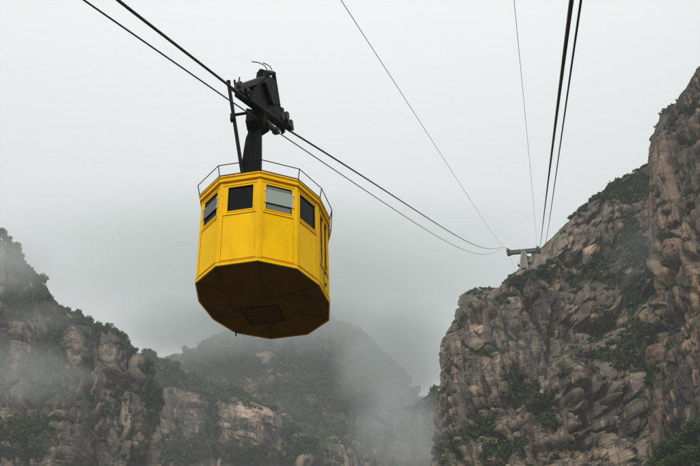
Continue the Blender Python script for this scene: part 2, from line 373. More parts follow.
    for (bx, by, rx, ry, a) in pales:
        q = np.sqrt(((PX - bx) / rx) ** 2 + ((PY - by) / ry) ** 2) + .35 * fbm(PX / 5, PY / 7, PX * 0, 3, seed + 101)
        pale = np.maximum(pale, a * (1 - sstep(.6, 1.1, q)))
    veg = np.zeros_like(X)
    for (bx, by, rx, ry, a) in vegs:
        q = np.sqrt(((PX - bx) / rx) ** 2 + ((PY - by) / ry) ** 2) + .5 * fbm(PX / 9, PY / 9, PX * 0, 3, seed + 111)
        veg = np.maximum(veg, a * (1 - sstep(.6, 1.15, q)))
    me = bpy.data.meshes.new(name); nv = ncol * nr
    i = np.arange(ncol - 1)[:, None] * nr; j = np.arange(nr - 1)[None, :]
    a = i + j; Fq = np.stack([a, a + 1, a + nr + 1, a + nr], -1).reshape(-1, 4)
    fn = np.cross(V[mid + 1, nb + 50] - V[mid, nb + 50], V[mid, nb + 51] - V[mid, nb + 50])
    if np.dot(-fn, V[mid, nb + 50]) > 0: Fq = Fq[:, ::-1]
    me.vertices.add(nv); me.vertices.foreach_set('co', V.reshape(-1)); nf = len(Fq)
    me.loops.add(nf * 4); me.loops.foreach_set('vertex_index', Fq.reshape(-1).astype(np.int32))
    me.polygons.add(nf); me.polygons.foreach_set('loop_start', np.arange(nf, dtype=np.int32) * 4)
    me.polygons.foreach_set('use_smooth', np.ones(nf, bool)); me.update(calc_edges=True)
    for nm, arr in (('pale', pale), ('veg', veg), ('cell', .6 * c1 + .4 * c2)):
        at = me.attributes.new(nm, 'FLOAT', 'POINT'); at.data.foreach_set('value', arr.reshape(-1).astype(np.float32))
    me.materials.append(mat)
    o = bpy.data.objects.new(name, me); C.objects.link(o); tag(o, kind='structure')
    gx = np.gradient(V, axis=0); gy = np.gradient(V, axis=1); nn = np.cross(gx, gy); nn /= np.linalg.norm(nn, axis=-1)[..., None] + 1e-9
    toc = -(nn * V).sum(-1); nn = np.where(nn[..., 2:3] * 0 + np.sign(toc[..., None]) < 0, nn * -1, nn)
    return dict(V=V, n=nn, PX=PX, PY=PY, veg=veg, nb=nb, obj=o, S=S, crest=V[:, nb + 1])

vegB = [(612, 190, 46, 14, 1), (575, 208, 14, 12, 1), (640, 178, 18, 16, 1), (600, 274, 26, 18, 1), (630, 248, 16, 28, 1), (601, 324, 14, 9, 1), (645, 340, 30, 24, 1),
        (608, 356, 26, 8, .9), (546, 414, 12, 22, 1), (520, 392, 22, 16, .8), (482, 352, 12, 6, 1), (481, 430, 16, 14, 1), (447, 452, 14, 16, .9), (500, 300, 10, 5, .7), (515, 281, 16, 6, 1), (541, 275, 12, 6, 1),
        (484, 286, 14, 5, 1), (640, 366, 30, 6, .9), (500, 450, 20, 14, .6), (565, 370, 8, 10, .8), (636, 290, 10, 40, .9), (530, 450, 10, 20, .6)]
cB = cliff('cliff', [(462, 292, 235, .1), (447, 322, 200, .1), (443, 332, 178, .12), (455, 312, 172, .12), (468, 294, 170, .14), (495, 282, 168, .16), (510, 273, 166, .18), (523, 268, 165.5, .18), (536, 265, 166, .18), (550, 266, 170, .2), (560, 258, 173, .2), (566, 240, 176, .26),
        (576, 214, 182, .34), (603, 191, 186, .36), (635, 170, 190, .36), (662, 152, 192, .36), (700, 140, 195, .36), (760, 130, 200, .36)],
        m_rockB, 820, 680, seed=3, scale=.85, amp=1.0, dip=(-.13, 0),
        ledges=[([(560, 352), (590, 342), (630, 326), (680, 298), (720, 288)], 4.5, 5, 60), ([(565, 288), (600, 272), (640, 232)], 4, 5, 45), ([(470, 446), (520, 404), (545, 376), (562, 350)], 3.5, 6, 55),
                ([(540, 466), (600, 446), (640, 428), (665, 436)], 3, 3, 26), ([(455, 330), (478, 322)], 2, 2, 24), ([(566, 408), (590, 398), (625, 404), (650, 398)], 1.2, 2, 26)],
        grooves=[([(481, 284), (484, 312), (483, 330), (494, 350)], 3, 2.2), ([(513, 330), (516, 360), (508, 400)], 3, 3), ([(561, 300), (562, 340), (566, 366)], 2.6, 2.5), ([(592, 362), (597, 400), (596, 446)], 2.6, 2.2),
                 ([(626, 366), (627, 400), (640, 430)], 2.6, 2.0), ([(464, 380), (470, 425)], 2.4, 2.4), ([(497, 300), (502, 330), (500, 350)], 2, 2), ([(575, 430), (630, 402)], 1.4, 1.6), ([(536, 380), (534, 410)], 2.4, 3)],
        bulges=[(578, 390, 15, 30, 2.4), (612, 382, 16, 26, 2.6), (645, 390, 16, 22, 2.2), (645, 415, 26, 16, 2), (610, 428, 18, 16, 2), (500, 312, 10, 16, 1.6), (584, 344, 14, 12, 1.6), (470, 375, 8, 30, 1.2), (605, 300, 22, 20, 2), (590, 245, 16, 22, 1.5)],
        pales=[(589, 247, 13, 9, 1), (570, 263, 10, 8, .8), (540, 392, 4, 17, 1), (477, 328, 9, 5, 1), (594, 319, 5, 6, 1), (475, 391, 5, 6, .9), (571, 312, 5, 12, .7), (505, 300, 7, 4, .8), (610, 455, 40, 8, .7), (552, 285, 12, 6, .5), (480, 345, 9, 12, .5), (640, 375, 12, 5, .6), (655, 440, 4, 8, .9), (513, 345, 4, 10, .5), (628, 372, 6, 10, .5)],
        vegs=vegB, rnd=2.5, crest=.8)
cA = cliff('buttress', [(664, 108, 195, .18), (656, 118, 172, .18), (650, 134, 158, .2), (661, 116, 152, .22), (673, 100, 149, .22), (683, 84, 146, .22), (695, 64, 143, .22), (735, 44, 138, .22), (800, 24, 130, .22)],
        m_rockA, 480, 640, seed=21, scale=1.0, amp=.55,
        grooves=[([(668, 140), (672, 200), (660, 260), (655, 330)], 3, 3), ([(700, 190), (682, 215), (664, 240)], 2, 2), ([(690, 110), (676, 150), (680, 230)], 1.6, 3)],
        ledges=[([(655, 345), (680, 325), (720, 300)], 3, 3, 40), ([(640, 300), (680, 280), (720, 262)], 1.5, 2, 30)],
        pales=[(695, 292, 5, 20, 1), (690, 345, 8, 7, .8), (683, 270, 8, 8, .3), (688, 320, 3, 8, .8), (697, 128, 6, 6, .4), (664, 150, 5, 14, .4)],
        vegs=[(650, 380, 14, 14, .7), (646, 300, 8, 40, .8), (690, 110, 6, 8, .5)], rnd=2, crest=.5, cellz=3.2)
vegE = [(30, 262, 20, 26, 1), (46, 298, 12, 20, 1), (100, 318, 30, 9, 1), (132, 342, 20, 10, 1), (86, 322, 5, 40, .5), (150, 385, 5, 30, 1), (156, 415, 6, 24, 1), (20, 300, 22, 20, .5), (115, 400, 10, 18, .7), (20, 440, 34, 26, .8), (60, 395, 30, 10, .6), (50, 352, 14, 30, .6), (140, 455, 10, 14, .6), (88, 415, 6, 22, .6), (120, 450, 12, 10, .4)]
cE = cliff('mountainside', [(-110, 170, 300, .16), (-40, 206, 286, .16), (0, 236, 276, .16), (22, 268, 268, .15), (45, 296, 262, .14), (75, 312, 256, .12), (105, 327, 250, .12), (130, 346, 246, .12), (142, 360, 247, .12), (148, 372, 256, .12), (150, 384, 278, .12), (146, 392, 310, .12)],
        m_rockE, 720, 520, seed=40, scale=1.15, amp=1.0,
        ledges=[([(0, 310), (40, 318), (60, 330)], 4, 6, 50), ([(-10, 405), (60, 385), (95, 392)], 3, 5, 50)],
        grooves=[([(88, 315), (90, 360), (86, 420), (92, 466)], 5, 3.5), ([(50, 300), (58, 345), (70, 380)], 4, 3.5), ([(30, 330), (50, 400), (44, 440)], 3, 3), ([(110, 345), (112, 372)], 1.5, 3), ([(118, 400), (122, 440)], 3, 3)],
        bulges=[(70, 350, 16, 40, 3), (112, 372, 18, 40, 3), (135, 420, 16, 50, 3), (30, 420, 40, 40, 3)],
        pales=[(66, 322, 12, 8, .8), (126, 412, 6, 26, .9), (74, 350, 12, 22, .45), (112, 352, 16, 10, .45), (140, 440, 8, 20, .6), (155, 450, 4, 16, .6), (62, 316, 7, 4, .9)],
        vegs=vegE, rnd=3, crest=1.5, cellz=2.6)
cM = cliff('ridge', [(90, 338, 420, .4), (130, 346, 410, .4), (165, 360, 405, .4), (190, 376, 398, .4), (222, 390, 388, .4), (250, 400, 378, .35), (278, 408, 372, .35), (300, 426, 372, .4), (325, 442, 378, .5), (345, 460, 400, .5), (360, 480, 430, .5)],
        m_rockD, 460, 300, seed=60, scale=2.0, amp=1.0,
        bulges=[(245, 425, 36, 40, 14), (190, 425, 26, 36, 9), (306, 460, 16, 18, 7)], grooves=[([(213, 395), (214, 430), (208, 466)], 7, 5), ([(283, 415), (290, 466)], 6, 5)],
        pales=[(252, 410, 24, 9, .9), (305, 455, 16, 12, .7), (190, 395, 14, 8, .3)], vegs=[(180, 376, 60, 12, 1), (230, 394, 30, 9, .9), (315, 446, 20, 8, .8), (212, 420, 6, 30, .7), (290, 440, 8, 30, .8), (175, 450, 26, 16, .9), (250, 455, 30, 10, .6)], rnd=4, crest=1.5)
cD = cliff('mountain', [(60, 372, 680, .8), (130, 366, 660, .8), (190, 348, 640, .8), (240, 326, 630, .8), (300, 312, 625, .8), (345, 316, 620, .8), (378, 336, 620, .75), (396, 362, 630, .7), (408, 390, 650, .7), (416, 414, 680, .7), (424, 440, 720, .7)],
        m_rockD, 520, 340, seed=75, scale=3.0, amp=1.1,
        pales=[(268, 352, 18, 9, 1), (278, 372, 10, 8, 1), (250, 364, 8, 5, .8), (360, 356, 14, 16, .8), (330, 400, 20, 8, .6), (300, 388, 10, 6, .7), (350, 440, 16, 12, .6), (380, 420, 10, 12, .5)],
        vegs=[(310, 385, 60, 40, .95), (220, 365, 40, 24, .9), (370, 390, 30, 30, .8), (320, 440, 60, 24, .8)], rnd=4, crest=3)
cC = cliff('spur', [(340, 500, 330, .3), (362, 470, 318, .3), (378, 446, 308, .3), (395, 420, 300, .28), (412, 401, 298, .28), (436, 386, 298, .28), (480, 370, 300, .28), (540, 350, 305, .28)],
        m_rockE, 340, 260, seed=88, scale=1.3, amp=.9, vegs=[(410, 404, 20, 8, 1), (430, 394, 16, 8, 1), (385, 440, 8, 10, .5)], rnd=3, crest=1)
# ------------------------------------------------------------------ vegetation
def leafcloud(nclump, nleaf, size, flat=.75, seed=0, ls=.22):
    """crown of leaf-sized quads gathered in clumps, unit-ish radius, base at z=0"""
    g = np.random.default_rng(seed); V = []
    for c in range(nclump):
        a = g.random() * 6.28; rr = g.random() ** .5 * .62; cz = flat * (.35 + .75 * g.random() * (1 - .5 * rr)); cr = .28 + .22 * g.random()
        cc = np.array([math.cos(a) * rr, math.sin(a) * rr, cz])
        p = g.normal(size=(nleaf, 3)); p /= np.linalg.norm(p, axis=1)[:, None]; p *= (g.random(nleaf) ** .35)[:, None] * cr * np.array([1, 1, .75])
        p += cc; p[:, 2] = np.abs(p[:, 2])
        u = g.normal(size=(nleaf, 3)); u /= np.linalg.norm(u, axis=1)[:, None]; v = np.cross(u, g.normal(size=(nleaf, 3))); v /= np.linalg.norm(v, axis=1)[:, None]
        s = ls * (.6 + .8 * g.random((nleaf, 1)))
        V.append(np.stack([p - u * s * .5 - v * s * .3, p + u * s * .5 - v * s * .2, p + u * s * .4 + v * s * .4, p - u * s * .4 + v * s * .3], 1))
    V = np.concatenate(V).reshape(-1, 3) * size
    F = np.arange(len(V)).reshape(-1, 4)
    return V, F
def quick(name, V, F, mat, parent=None):
    me = bpy.data.meshes.new(name); nf = len(F); k = F.shape[1]
    me.vertices.add(len(V)); me.vertices.foreach_set('co', np.asarray(V, float).reshape(-1))
    me.loops.add(nf * k); me.loops.foreach_set('vertex_index', F.reshape(-1).astype(np.int32))
    me.polygons.add(nf); me.polygons.foreach_set('loop_start', np.arange(nf, dtype=np.int32) * k); me.update(calc_edges=True)
    me.materials.append(mat); o = bpy.data.objects.new(name, me); C.objects.link(o)
    if parent is not None: o.parent = parent
    return o
def scrub(cl, n, size, name, seed, mat, thr=.45, pyr=(60, 520), anyledge=.12):
    g = np.random.default_rng(seed); V, nn, PX, PY, vg = cl['V'], cl['n'], cl['PX'], cl['PY'], cl['veg']
    wgt = vg * 1.0 + anyledge * sstep(thr, thr + .25, nn[..., 2]) * (fbm(V[..., 0] / 15, V[..., 1] / 15, V[..., 2] / 15, 3, seed) > -.05)
    wgt *= (PX > -60) & (PX < 760) & (PY > pyr[0]) & (PY < pyr[1]) & (sstep(-.15, .1, fbm(V[..., 0] / (4 * cl['S']), V[..., 1] / (4 * cl['S']), V[..., 2] / (4 * cl['S']), 2, seed + 2)) > .3)
    # weight by cell area
    ax = np.linalg.norm(np.cross(np.gradient(V, axis=0), np.gradient(V, axis=1)), axis=-1); wgt = wgt * ax
    idx = g.choice(wgt.size, n, p=(wgt / wgt.sum()).ravel()); pos = V.reshape(-1, 3)[idx]; no = nn.reshape(-1, 3)[idx]
    tv = [leafcloud(4, 14, 1, .8, s, .42) for s in range(5)]
    AV = []; AF = []; off = 0
    for i in range(n):
        v, f = tv[i % 5]; a = g.random() * 6.28; s = size * (.45 + .9 * g.random() ** 2)
        Rz = np.array([[math.cos(a), -math.sin(a), 0], [math.sin(a), math.cos(a), 0], [0, 0, 1]])
        AV.append((v * s) @ Rz.T + pos[i] + no[i] * s * .15 - [0, 0, s * .3]); AF.append(f + off); off += len(v)
    o = quick(name, np.concatenate(AV), np.concatenate(AF), mat); return o
for cl, n, size, nm, mt, sd in ((cB, 3800, 1.0, 'scrub', m_leaf, 5), (cA, 700, .8, 'scrub', m_leaf, 15), (cE, 4800, 1.5, 'scrub', m_leaf, 25), (cM, 2400, 2.6, 'scrub', m_leaf, 35), (cD, 3200, 3.4, 'scrub', m_leaf, 45), (cC, 600, 1.8, 'scrub', m_leaf, 55)):
    tag(scrub(cl, n, size, nm, sd, mt), kind='stuff')
# individual shrubs and trees
shrub_meshes = [quick('shrub', *leafcloud(7, 34, 1, .85, 100 + k, .26), m_leaf) for k in range(4)]
def shrub_at(k, pos, s, label, group, name='shrub', cat='shrub', zs=1):
    src = shrub_meshes[k % 4]; o = src.copy(); o.name = name; C.objects.link(o)
    o.location = pos; o.scale = (s, s, s * zs); o.rotation_euler = (0, 0, random.random() * 6.28); tag(o, label, cat, group); return o
def make_tree(seed, h=5., mat=m_leaf, dens=70, ls=.17):
    t = empty('tree'); g = random.Random(seed)
    mb = MB(); mb.tube([(0, 0, -.6), (.03 * h, 0, h * .25), (-.02 * h, .03 * h, h * .5), (0, 0, h * .8)], [h * .035, h * .028, h * .018, h * .006], 7)
    for i in range(6):
        a = g.random() * 6.28; z = h * (.28 + .08 * i); l = h * .26
        mb.tube([(0, 0, z), (math.cos(a) * l * .6, math.sin(a) * l * .6, z + l * .3), (math.cos(a) * l, math.sin(a) * l, z + l * .6)], [h * .012, h * .008, h * .003], 5)
    mb.build('trunk', m_bark, t)
    V, F = leafcloud(10, dens, 1, 1.5, seed, ls); V = V * np.array([h * .36, h * .36, h * .46]) + [0, 0, h * .2]
    quick('crown', V, F, mat, t); return t
trees = [make_tree(200 + k) for k in range(3)]
used = set()
def tree_at(k, pos, s, label, group):
    src = trees[k % 3]
    if (k % 3) not in used and not src.get('label'): o = src; used.add(k % 3)
    else: o = copy_tree(src)
    o.location = pos; o.scale = (s, s, s); o.rotation_euler = (0, 0, random.random() * 6.28); tag(o, label, 'tree', group); return o
def crest_spots(cl, px0, px1, step):
    c = cl['crest']; px, py = project(c); res = []
    x = px0
    while x < px1:
        k = np.argmin(np.abs(px - x) + (np.arange(len(px)) < 2) * 50); res.append(c[k]); x += step * (.7 + .6 * random.random())
    return res
def on_face(cl, px, py):
    d = np.hypot(cl['PX'] - px, cl['PY'] - py); dist = np.linalg.norm(cl['V'], axis=-1)
    sc_ = np.where(d < 2.5, dist, 1e6 + d * 1e3); return cl['V'].reshape(-1, 3)[np.argmin(sc_)]
G1 = 'small trees crowding the crest of the misty left mountainside'
n = 0
for p in crest_spots(cE, -4, 20, 4): tree_at(n, p - [0, 0, 1.2], .95 + .4 * random.random(), 'hazy dark tree on the upper crest of the misty left mountainside', 'trees on the upper left crest'); n += 1
tree_at(n, on_face(cE, 39, 287) - np.array([0, 0, .6]), 1.35, 'tallest hazy tree standing alone above the left mountainside crest', None); n += 1
for p in crest_spots(cE, 24, 142, 3.4): tree_at(n, p - [0, 0, 2.6], .75 + .35 * random.random(), 'small dark evergreen in the row along the left mountainside crest', 'trees along the left mountainside crest'); n += 1
for x, y in ((146, 372), (150, 380), (147, 386), (152, 392), (155, 402), (157, 410), (155, 418), (158, 424), (148, 396), (153, 408)):
    tree_at(n, on_face(cE, x, y) - np.array([0, 0, 1.5]), .8 + .3 * random.random(), 'dark tree clinging to the steep right edge of the left mountainside', 'trees on the steep edge of the left mountainside'); n += 1
for p in crest_spots(cM, 146, 240, 4.2): tree_at(n, p - [0, 0, 2.5], 1.15 + .5 * random.random(), 'faint tree in the mist along the middle ridge crest', 'trees along the misty middle ridge'); n += 1
k = 0
for p in crest_spots(cB, 572, 660, 2.0): shrub_at(k, p - [0, 0, .5], .9 + .6 * random.random(), 'green shrub in the dense band along the right cliff top', 'shrubs along the right cliff top'); k += 1
for x, y in ((468, 292), (472, 290), (476, 289), (480, 288), (484, 288), (488, 287), (474, 293), (480, 292)):
    shrub_at(k, on_face(cB, x, y), .9 + .4 * random.random(), 'dark shrub in the mat capping the left shoulder of the right cliff', 'shrubs on the left shoulder of the right cliff'); k += 1
for x, y in ((534, 273), (538, 272), (542, 271), (546, 270), (550, 266), (553, 262), (548, 262), (515, 281), (520, 281), (526, 277)):
    shrub_at(k, on_face(cB, x, y), .8 + .4 * random.random(), 'dark shrub on the rock beside the cableway pylon', 'shrubs beside the pylon'); k += 1
for x, y in ((593, 330), (598, 327), (603, 325), (608, 322), (611, 326), (604, 330), (597, 333)):
    shrub_at(k, on_face(cB, x, y), 1.1 + .5 * random.random(), 'dark green shrub in the clump on the ledge in the middle of the right cliff', 'shrubs on the middle ledge of the right cliff'); k += 1
for x, y in ((638, 336), (645, 334), (652, 333), (648, 342), (640, 344), (632, 346), (625, 350), (616, 356)):
    shrub_at(k, on_face(cB, x, y), 1.1 + .5 * random.random(), 'green shrub on the broad ledge below the streaked right buttress', 'shrubs on the broad right ledge'); k += 1
for x, y in ((476, 353), (481, 352), (486, 352)):
    shrub_at(k, on_face(cB, x, y), 1.0 + .3 * random.random(), 'dark shrub in the small clump under the pale overhang of the right cliff', 'shrubs under the pale overhang'); k += 1
for x, y in ((692, 93), (688, 99), (684, 106), (681, 110)):
    shrub_at(k, on_face(cA, x, y), .45 + .2 * random.random(), 'tiny dark shrub on the skyline edge of the streaked right buttress', 'shrubs on the buttress skyline'); k += 1
shrub_at(k, on_face(cB, 454, 321), .8, 'lone dark shrub on the step of the right cliff skyline', None); k += 1
# big leafy trees low on the right, nearer than the cliff, on a rocky spur
cF = cliff('foreground_spur', [(640, 500, 132, .5), (656, 474, 126, .5), (676, 452, 122, .5), (700, 440, 118, .5), (740, 425, 112, .5), (780, 415, 106, .5)], m_rockB, 200, 160, seed=120, scale=.8, amp=.5, vegs=[(700, 460, 80, 60, 1)], rnd=2, crest=.5, back=14)
big = [make_tree(300 + q, 5.5, m_leaf2, 170, .11) for q in range(3)]
spots = [(655, 478, 124), (664, 468, 122), (674, 463, 120), (684, 456, 119), (694, 450, 118), (704, 444, 117), (714, 438, 116), (668, 482, 117), (680, 478, 115), (692, 472, 114), (704, 466, 113), (726, 432, 114)]
for q, (x, y, D) in enumerate(spots):
    o = big[q] if q < 3 else copy_tree(big[q % 3])
    o.location = at_h(x, y + 8, D); s = .8 + .25 * random.random(); o.scale = (s, s, s * .8); o.rotation_euler = (0, 0, q * 2.1)
    tag(o, 'bright green leafy tree in the lower right corner below the cliff', 'tree', 'leafy trees in the lower right corner')
for m_ in shrub_meshes: bpy.data.objects.remove(m_)
for q in range(3):
    if q not in used:
        for ch in list(trees[q].children): bpy.data.objects.remove(ch)
        bpy.data.objects.remove(trees[q])
# ------------------------------------------------------------------ pylon on the cliff
DP = 170.0
PL = at_h(508.5, 250.5, DP); PR = at_h(538, 248, DP - 1.0)
hx = PR - PL; hx[2] = 0; hx /= np.linalg.norm(hx); fy = np.array([-hx[1], hx[0], 0]); zz = np.array([0, 0, 1.])
pc = (PL + PR) / 2
pyl = empty('pylon', tuple(at_h(523.5, 273, DP)))
tag(pyl, 'pale cableway pylon with a dark crossbeam on the cliff top', 'pylon')
off = np.array(pyl.location)
def loc(*ps): return [np.array(p) - off for p in ps]
bar = MB(); bl = 3.05
A = PL - off; B = PR - off; bd = B - A
def beam(a, b, wd, ht): bar.box(a - fy * wd / 2 - zz * ht / 2, b - a, fy * wd, zz * ht)
beam(A + zz * -.22, B + zz * -.22, .7, .10); beam(A + zz * -1.0, B + zz * -1.0, .6, .14)
beam(A + fy * .3 - zz * .6, B + fy * .3 - zz * .6, .03, .75); beam(A - fy * .3 - zz * .6, B - fy * .3 - zz * .6, .03, .75)
for q in range(13):
    c_ = A + bd * q / 12; bar.box(c_ - fy * .37 - zz * 1.0 - hx * .04, hx * .08, fy * .74, zz * .82)
bar.build('crossbeam', m_beam, pyl)
for e, s_ in ((A, -1), (B, 1)):
    sd = MB()
    for lat in (-.28, .28):
        P_ = [e + fy * -.9 - zz * .15, e + fy * .9 + zz * .15, e + fy * .7 - zz * 1.0, e - fy * .7 - zz * 1.15]
        sd.prism([p + hx * (lat - .04) for p in P_], hx * .08)
    sd.box(e - hx * .4 - fy * .4 - zz * 1.25, hx * .8, fy * .8, zz * 1.25)
    so_ = sd.build('saddle', m_beam, pyl)
    wb = MB()
    for q in range(5): wb.disc(e + fy * (-.8 + .4 * q) + zz * (.04 + .05 * q), hx * .16, .16, 12)
    wb.build('roller', m_iron2, so_)
foot = np.zeros(3); top = (A + B) / 2 - zz * 1.05
tw = MB(); gnd = foot[2] - 2.6
for sx in (-1, 1):
    for sy in (-1, 1):
        b0 = np.array([0, 0, gnd]) + hx * sx * 1.15 + fy * sy * .8; t0 = top + hx * sx * .32 + fy * sy * .3
        a = .22; d_ = t0 - b0
        tw.box(b0 - hx * a - fy * a, hx * 2 * a, fy * 2 * a, d_)
tw.build('tower_leg_frame', m_conc, pyl, bevel=.02)
pn = MB()
for sy in (-1, 1):
    q0 = lambda t: np.array([0, 0, gnd]) * (1 - t) + top * t
    P_ = [q0(.48) - hx * .62, q0(.48) + hx * .62, q0(1) + hx * .40, q0(1) - hx * .40]
    pn.prism([p + fy * (sy * (.34) - .08) for p in P_], fy * .16)
for t in (.3,):
    pn.box(q0(t) - hx * .8 - fy * .6 - zz * .12, hx * 1.6, fy * 1.2, zz * .24)
pn.build('tower_wall', m_conc, pyl)
for s_ in (-1, 1):
    pf = MB(); c_ = q0(.62) + hx * s_ * 1.0
    pf.box(c_ - hx * .45 - fy * .5, hx * .9, fy * 1.0, zz * .08)
    for a in (-.4, .4): pf.tube([c_ + hx * a - fy * .48, c_ + hx * a - fy * .48 + zz * .8], .03, 5)
    pf.tube([c_ - hx * .42 - fy * .48 + zz * .8, c_ + hx * .42 - fy * .48 + zz * .8], .03, 5)
    pf.build('platform', m_beam, pyl)
ln_ = MB()
for s_ in (-.14, .14):
    ln_.tube([top + hx * s_ * 4 - fy * .75 + zz * 1.0, top + hx * s_ * 1.5 - fy * .75 + zz * .2, top + hx * (s_ * 5 + .2) - fy * 1.1 - zz * 1.6], .05, 5)
ln_.build('ladder', m_bracket, pyl)
for s_, x0, y0, x1, y1 in ((0, 511, 258, 517, 276), (1, 539, 255, 540, 275)):
    g_ = MB(); g_.tube(loc(at_h(x0, y0, DP), at_h(x1, y1, DP)), .018, 4); g_.build('guy_wire', m_wire, pyl)
# thin mast on the far crest
ms = empty('mast', tuple(on_face(cB, 608.5, 186) - np.array([0, 0, .5]))); tag(ms, 'thin grey mast standing on the cliff crest right of the pylon', 'mast')
q_ = MB(); q_.tube([(0, 0, 0), (-.05, 0, 2.6)], [.07, .04], 6); q_.build('pole', m_wire, ms); q_ = MB(); q_.box((-.12, -.08, 2.2), (.2, 0, 0), (0, .16, 0), (0, 0, .3)); q_.build('lamp_box', m_wire, ms)
# ------------------------------------------------------------------ cables, in vertical planes that meet the pylon
G = at_y(263, 111, 15.66)
def plane_pt(px, py, P0, h):                     # where the sight line meets the vertical plane through P0 along h
    n_ = np.array([-h[1], h[0], 0]); r = ray(px, py); return r * ((P0 @ n_) / (r @ n_))
hL = PL - G; hL[2] = 0; hL /= np.linalg.norm(hL)
def rope(name, P0, h, pix, rad, label, end=None, deg=3, group=None, back=40, mat=m_cable, start=None):
    pts = [plane_pt(x, y, P0, h) for x, y in pix]
    if end is not None: pts.append(end)
    if start is not None: pts.insert(0, start)
    t = np.array([(p - P0) @ h for p in pts]); z = np.array([p[2] for p in pts])
    c = np.polyfit(t, z, deg, w=np.r_[np.ones(len(t) - 1), 3]) if len(t) > deg else np.polyfit(t, z, len(t) - 1)
    t1 = t[-1]; t0 = t[0]
    if back:
        u = np.linspace(t0 - back, t0, 12)[:-1]; dz = np.polyval(np.polyder(c), t0); zb = np.polyval(c, t0) + dz * (u - t0) * (1 + .0 * u)
    else: u = np.array([]); zb = u
    s_ = t0 + (t1 - t0) * np.linspace(0, 1, 70) ** 1.8
    T_ = np.r_[u, s_]; Zt = np.r_[zb, np.polyval(c, s_)]
    if end is not None: Zt[-70:] += (end[2] - Zt[-1]) * np.linspace(0, 1, 70) ** 4
    P_ = [np.array([P0[0] + h[0] * a, P0[1] + h[1] * a, b]) for a, b in zip(T_, Zt)]
    mb = MB(); mb.tube(P_, rad, 10); o = mb.build(name, mat, smooth=True); tag(o, label, 'cable', group); return P_
# left track cable: sags in two spans that meet at the carriage
GA = plane_pt(237, 90, G, hL); GB = plane_pt(290, 131, G, hL)
def seg_rope(name, pts_list, rad, label, mat=m_cable):
    mb = MB(); mb.tube(pts_list, rad, 10); o = mb.build(name, mat, smooth=True); tag(o, label, 'cable'); return o
def curve_pts(pix, P0, h, end=None, n=60, deg=2):
    pts = [plane_pt(x, y, P0, h) for x, y in pix] + ([end] if end is not None else [])
    t = np.array([(p - P0) @ h for p in pts]); z = np.array([p[2] for p in pts]); c = np.polyfit(t, z, min(deg, len(t) - 1))
    s_ = t[0] + (t[-1] - t[0]) * np.linspace(0, 1, n) ** 1.6; zt = np.polyval(c, s_)
    if end is not None: zt += (end[2] - zt[-1]) * np.linspace(0, 1, n) ** 3
    zt += (pts[0][2] - zt[0]) * (1 - np.linspace(0, 1, n)) ** 3
    return [np.array([P0[0] + h[0] * a, P0[1] + h[1] * a, b]) for a, b in zip(s_, zt)], c
lower, c = curve_pts([(118, 0), (150, 25.5), (180, 48), (210, 71), (237, 91.5)], G, hL, n=10, deg=1)
d0 = lower[0] - lower[1]; d0 /= np.linalg.norm(d0)
upper, c = curve_pts([(290, 131), (340, 162), (380, 187.5), (420, 213), (450, 232), (475, 245)], G, hL, end=PL, deg=4)
seg_rope('track_cable', [lower[0] + d0 * 12] + lower + upper, .027, 'thick black track cable carrying the yellow cabin up to the pylon')
# left haul rope
HO = hL * 0 + np.array([0, 0, 0])
l2, c = curve_pts([(84, 0), (130, 32), (180, 66.5), (228, 99)], G, hL, n=8, deg=1)
d0 = l2[0] - l2[1]; d0 /= np.linalg.norm(d0)
clampL = plane_pt(276, 131, G, hL)
u2, c = curve_pts([(276, 131), (320, 161), (360, 187), (400, 213), (440, 238), (470, 252)], G, hL, end=PL - zz * 1.1, deg=4)
seg_rope('haul_rope', [l2[0] + d0 * 12] + l2 + [plane_pt(250, 114, G, hL)] + u2, .015, 'thin black haul rope running below the left track cable')
# right pair: parallel plane at the other end of the crossbeam
hR = hL.copy(); import sys
def find_h(px, D, P0):                            # heading of the vertical plane through P0 that a sight line meets at distance D
    r = ray(px, 0); q = r * (D / np.linalg.norm(r)); h = P0 - q; h[2] = 0; return h / np.linalg.norm(h)
hR = find_h(571, 11.0, PR)
for nm, pix, rad, lab, P0 in (('track_cable', [(571.5, 0), (563, 65), (555.8, 120), (549, 175), (544, 215), (541.5, 236)], .029, 'thickest black track cable dropping from the top edge on the right to the pylon', PR),
                              ('haul_rope', [(581, 0), (571.5, 65), (563, 125), (556, 175), (549.5, 220), (545, 246)], .016, 'thinner black haul rope just right of the thick right cable', PR + hx * .25 - zz * .9)):
    h_ = find_h(pix[0][0], 11.0, P0)
    pp, c = curve_pts(pix, P0, h_, end=P0, deg=4, n=80)
    d0 = pp[0] - pp[1]; d0 /= np.linalg.norm(d0); seg_rope(nm, [pp[0] + d0 * 6] + pp, rad, lab)
for nm, pix, lab, P0, D0 in (('signal_wire', [(341, 0), (383, 65), (405, 97), (452, 172), (485, 222)], 'thin grey wire slanting down from the top centre to the left end of the pylon', PL + zz * .2, 26.),
                             ('signal_wire', [(514, 0), (521.8, 80), (529, 155), (534.5, 215)], 'faint thin wire falling almost straight down to the right end of the pylon', PR + zz * .2 - hx * .4, 26.)):
    h_ = find_h(pix[0][0], D0, P0)
    pp, c = curve_pts(pix, P0, h_, end=P0, deg=3, n=70)
    d0 = pp[0] - pp[1]; d0 /= np.linalg.norm(d0); seg_rope(nm, [pp[0] + d0 * 8] + pp, .0105 if nm and pix[0][0] < 400 else .008, lab, m_wire)
